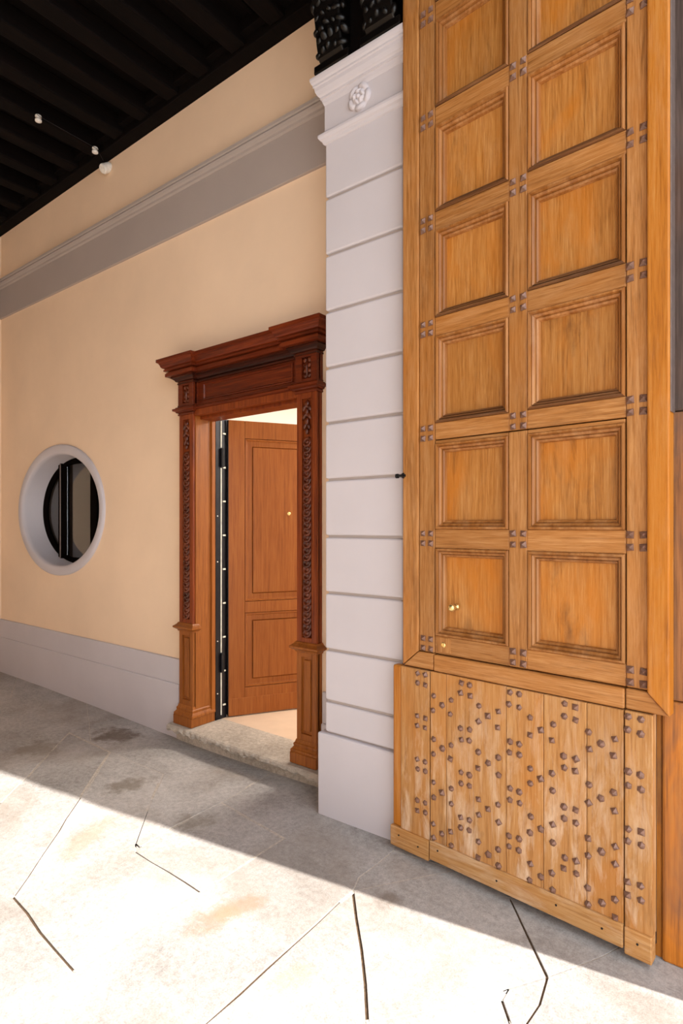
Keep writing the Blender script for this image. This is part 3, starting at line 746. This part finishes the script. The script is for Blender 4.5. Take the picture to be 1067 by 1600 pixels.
# uprights
G().box(.145, .2275, YS, .047, .968, LT - .06).build('stile', M['gate_v'], gt, 0.004)
G().box(1.046, 1.117, YS, .047, .968, LT - .06).build('stile', M['gate_v'], gt, 0.004)
G().box(.5905, .6705, YS, .047, 1.941, LT - .06).build('stile', M['gate_v'], gt, 0.004)
G().box(.5905, .6705, YS, .047, .968, 1.936).build('stile', M['gate_v'], wk, 0.004)
# proud border, mitred at the foot
yb = .004
G().prism([(.054, .890), (.1425, .966), (.1425, LT), (.054, LT)], yb, .05).build('border', M['gate_v'], gt, 0.005)
G().prism([(.058, .889), (.226, .889), (.226, .966), (.146, .966)], yb, .05).build('border', M['gate_h'], gt, 0.005)
yr = -.010
G().prism([(1.190, .893), (1.190, LT), (1.119, LT), (1.119, .966)], yr, .05).build('border', M['gate_edge'], gt, 0.006)
G().prism([(1.187, .892), (1.116, .965), (1.046, .965), (1.046, .892)], yr + .012, .05).build('border', M['gate_h'], gt, 0.005)
G().prism([(.146, LT), (.146, LT - .055), (1.116, LT - .055), (1.116, LT)], yb, .05).build('border', M['gate_h'], gt, 0.005)
G().box(1.190, 1.1935, -.002, .05, 1.94, LT).build('metal_edge', M['flash'], gt, 0.001)
OPEN = [(.2325, .5885), (.6725, 1.0415)]
prof_m = [(0, YS + .014), (.0005, YS - .001), (.004, YS - .006), (.010, YS - .006), (.012, YS + .001), (.014, YS + .008), (.0165, YS + .008), (.017, YS + .004), (.025, YS + .010), (.027, YS + .022), (.0295, YS + .022), (.030, YS + .018), (.037, YS + .023), (.040, YS + .034), (.041, YS + .044)]
for k in range(len(ROW) - 1):
    par = wk if k < 2 else gt
    za = ROW[k] + hw if k else ROW[0] + hw
    zb = ROW[k + 1] - hw
    if k == 1: zb = 1.922
    for (a, b) in OPEN:
        pn = G().box(a + .030, b - .030, YS + .036, YS + .043, za + .030, zb - .030).build('panel', M['gate_panel'], par)
        g = G(); g.sweep([(a, za), (a, zb), (b, zb), (b, za)], prof_m, closed=True, plane='xz')
        mo = g.build('panel_moulding', M['gate_mould'], par)
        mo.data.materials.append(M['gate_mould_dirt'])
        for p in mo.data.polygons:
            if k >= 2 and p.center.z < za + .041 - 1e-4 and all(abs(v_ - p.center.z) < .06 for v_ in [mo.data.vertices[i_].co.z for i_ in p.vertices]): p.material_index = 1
for k, z in enumerate(ROW):
    par = wk if k < 2 else gt
    z0_, z1_ = (z - hw, z + hw)
    if k == 0: z0_ = .968
    if k == 2: z0_ = 1.941
    if k == len(ROW) - 1: z1_ = LT - .06
    for (a, b) in OPEN:
        G().box(a - .003, b + .003, YS + .0015, .047, z0_, z1_).build('rail', M['gate_h'], par, 0.004)
for (a, b) in OPEN: G().box(a, b, YS + .002, .047, 1.922, 1.936).build('rail', M['gate_h'], wk, 0.002)
g = G(); g.box(.2305, 1.0425, .000, .047, .889, .963); g.build('lower_rail', M['gate_h'], wk, 0.006)
G().box(.2325, 1.0415, .056, .062, .10, 1.93).build('wicket_back', M['dark_gap'], wk)
# studded kick boards
SEAM = [.2165, .300, .588, .746, .912, 1.0415]
YK = -.006
for a, b in zip(SEAM[:-1], SEAM[1:]):
    G().box(a + .0008, b - .0008, YK + random.uniform(0, .002), .038, .120, .886).build('plank', M['kick'], wk, 0.003)
G().box(.2165, 1.0415, YK - .008, .038, .035, .122).build('bottom_strip', M['kick_h'], wk, 0.004)
G().box(.0, .050, YK + .004, .040, .115, .884).build('edge_strip', M['gate_edge'], gt, 0.010)
G().box(.051, .2115, YK, .040, .115, .884).build('plank', M['kick'], gt, 0.003)
G().box(-.006, .2115, YK - .008, .040, .022, .116).build('bottom_strip', M['kick_h'], gt, 0.004)
G().box(1.0455, 1.137, YK, .040, .115, .888).build('plank', M['kick'], gt, 0.003)
G().box(1.0455, 1.135, YK - .007, .040, .020, .117).build('bottom_strip', M['kick_h'], gt, 0.004)
# iron studs
def stud_mesh(n, r, h, rot):
    g = G(); vs = []
    for rr, y in ((r, .002), (r * .98, -.003), (r * .12, -h)):
        vs += [(rr * math.cos(rot + 2 * math.pi * i / n), y, rr * math.sin(rot + 2 * math.pi * i / n)) for i in range(n)]
    fs = [(s * n + i, s * n + (i + 1) % n, (s + 1) * n + (i + 1) % n, (s + 1) * n + i) for s in range(2) for i in range(n)] + [tuple(2 * n + i for i in range(n))]
    return g.add(vs, fs)
sq = stud_mesh(4, .0180, .0150, math.pi / 4).build('stud', M['iron'], gt, 0.0)
KS = [stud_mesh(5, .0140, .012, .3), stud_mesh(6, .0142, .011, .1), stud_mesh(4, .0155, .013, math.pi / 4 + .2)]
first = True
def put(src, par, s, z, y, jr=.12, sc=1.0):
    o = bpy.data.objects.new('stud', src.data); COL.objects.link(o); o.parent = par
    o.location = (s, y, z); o.rotation_euler = (random.uniform(-.08, .08), random.uniform(-jr, jr), random.uniform(-.08, .08))
    k = sc * random.uniform(.93, 1.07); o.scale = (k, random.uniform(.85, 1.1), k)
for k, z in enumerate(ROW):
    for ci_, cs in enumerate((.187, .6325, 1.081)):
        for dx in (-1, 1):
            for dz in (-1, 1):
                s = cs + dx * (.0225 if ci_ else .021); zz_ = z + dz * .0225 + (.004 if ci_ else 0)
                par = wk if (k < 2 and ci_ == 1) else gt
                if k == 0 and ci_ == 0 and dx == -1 and dz == -1:
                    sq.location = (s, YS, zz_); continue
                put(sq, par, s, zz_, YS)
ks_obj = []
for gk in KS:
    o = gk.build('stud', M['iron'], wk); ks_obj.append(o)
pts = []
for cs in (.398, .625, .850):
    for cz in (.840, .643, .447, .255):
        for dx in (-1, 1):
            for dz in (-1, 1): pts.append((cs + dx * .0215, cz + dz * .024, 0))
for cs in (.280, .507, .738, .965):
    for cz in (.746, .549, .353, .166):
        for dx, dz in ((0, 0), (-1, 1), (1, 1), (-1, -1), (1, -1)): pts.append((cs + dx * .0455, cz + dz * .033, 1 if dx == 0 else 0))
random.shuffle(pts)
for i, (s, z, big) in enumerate(pts):
    s += random.uniform(-.003, .003); z += random.uniform(-.004, .004)
    if i < 3: ks_obj[i].location = (s, YK, z); continue
    put(ks_obj[i % 3], wk, s, z, YK, .5, 1.12 if big else 1.0)
for cs in (.169, 1.078):
    for cz in (.842, .646, .446, .256):
        for dx in (-1, 1):
            for dz in (-1, 1): put(ks_obj[random.randrange(3)], gt, cs + dx * .0215 + random.uniform(-.002, .002), cz + dz * .0235 + random.uniform(-.003, .003), YK, .4)
# nails in the bottom strips
for s, z in ((.045, .082), (.155, .068), (.262, .09), (.55, .075), (.80, .085), (.97, .075), (1.09, .075)):
    g = G(); g.lathe([(.004, 0), (.004, -.002), (.001, -.003)], (s, YK - .008, z), 'y', 8); g.build('nail', M['black_iron'], gt if (s < .2 or s > 1.04) else wk)
# brass knob with rose, lock plate, hold-back peg
g = G(); g.lathe([(.014, 0), (.014, -.004), (.007, -.007), (.006, -.022), (.013, -.028), (.017, -.038), (.0165, -.046), (.010, -.053), (.002, -.055)], (.327, YS + .027, 1.185), 'y', 18)
kb = g.build('knob', M['brass'], wk, smooth=True); kb['label'] = 'small round brass knob'
G().box(.240, .312, YS - .001, YS + .004, .978, 1.044).build('lock_plate', M['gate_v'], wk, 0.001)
g = G(); g.lathe([(.012, 0), (.012, -.003), (.009, -.005), (.008, -.002), (.004, -.002), (.003, -.006)], (.276, YS - .001, 1.012), 'y', 16)
g.build('keyhole', M['brass'], wk)
g = G(); g.lathe([(.006, .01), (.006, -.030), (.011, -.031), (.011, -.042), (.004, -.044)], (.062, 0, 1.786), 'x', 12)
g.lathe([(.013, .0), (.013, .006)], (.058, .0, 1.786), 'x', 12)
pg = g.build('hold_back_peg', M['black_iron'], gt); pg['label'] = 'short black iron peg'

# ------------------------------------------------------------------ post beside the gate
ps = empty('gate_post', (-0.1, 2.5, 0)); tag(ps, 'weathered grey and orange wooden post behind the right edge of the gate', 'post')
G().box(-.352, .19, 2.328, 2.60, 0.0, .93).build('lower_board', M['post'], ps, 0.010)
G().box(-.352, .19, 2.328, 2.60, .932, 1.95).build('middle_board', M['post_mid'], ps, 0.010)
G().box(-.352, .19, 2.328, 2.60, 1.952, 4.6).build('upper_board', M['post_grey'], ps, 0.010)
G().box(-.376, -.353, 2.345, 2.60, 0.0, 1.95).build('side_board', M['post'], ps, 0.004)
G().box(-.376, -.353, 2.345, 2.60, 1.952, 4.6).build('side_board', M['post_grey'], ps, 0.004)

# ------------------------------------------------------------------ small fittings under the ceiling
def insulator(x, y, label):
    z = WTOP + .012
    r = empty('insulator', (x, y, z)); tag(r, label, 'insulator', 'cable insulators under the beams')
    g = G(); g.lathe([(.012, 0), (.022, -.004), (.024, -.014), (.014, -.022), (.014, -.028), (.024, -.034), (.024, -.046), (.012, -.052), (.004, -.053)], (x, y, z), 'z', 14)
    g.build('body', M['porcelain'], r, smooth=True)
insulator(-4.50, 2.085, 'small white cable insulator under a black beam, the one further from the wall')
insulator(-4.51, 2.545, 'small white cable insulator under a black beam, the one next to the wall top')
cb = G().tube([(-4.472, 2.06, WTOP - .006), (-4.472, 2.085, WTOP - .012), (-4.482, 2.545, WTOP - .012), (-4.53, 2.63, WTOP - .05)], 0.002, 6).build('cable', M['black_iron'])
tag(cb, 'thin dark cable running under a ceiling beam between two white insulators', 'cable')
sx, sy, sz = -4.56, 2.685, 4.572
se = empty('sensor', (sx, sy, sz)); tag(se, 'small white cylindrical sensor fixed at the top edge of the cream wall', 'sensor')
rotm = Matrix.Rotation(R(35), 3, 'X')
g = G(); g.lathe([(.006, .045), (.034, .045), (.040, .038), (.040, -.034), (.034, -.045), (.006, -.045)], (0, 0, 0), 'y', 20)
g.v = [tuple(rotm @ Vector(p) + Vector((sx, sy - .012, sz))) for p in g.v]
g.build('housing', M['porcelain'], se, 0.002)
g = G(); g.lathe([(.010, .0), (.010, .05)], (sx, sy - .0, sz), 'y', 10); g.build('bracket', M['porcelain'], se)
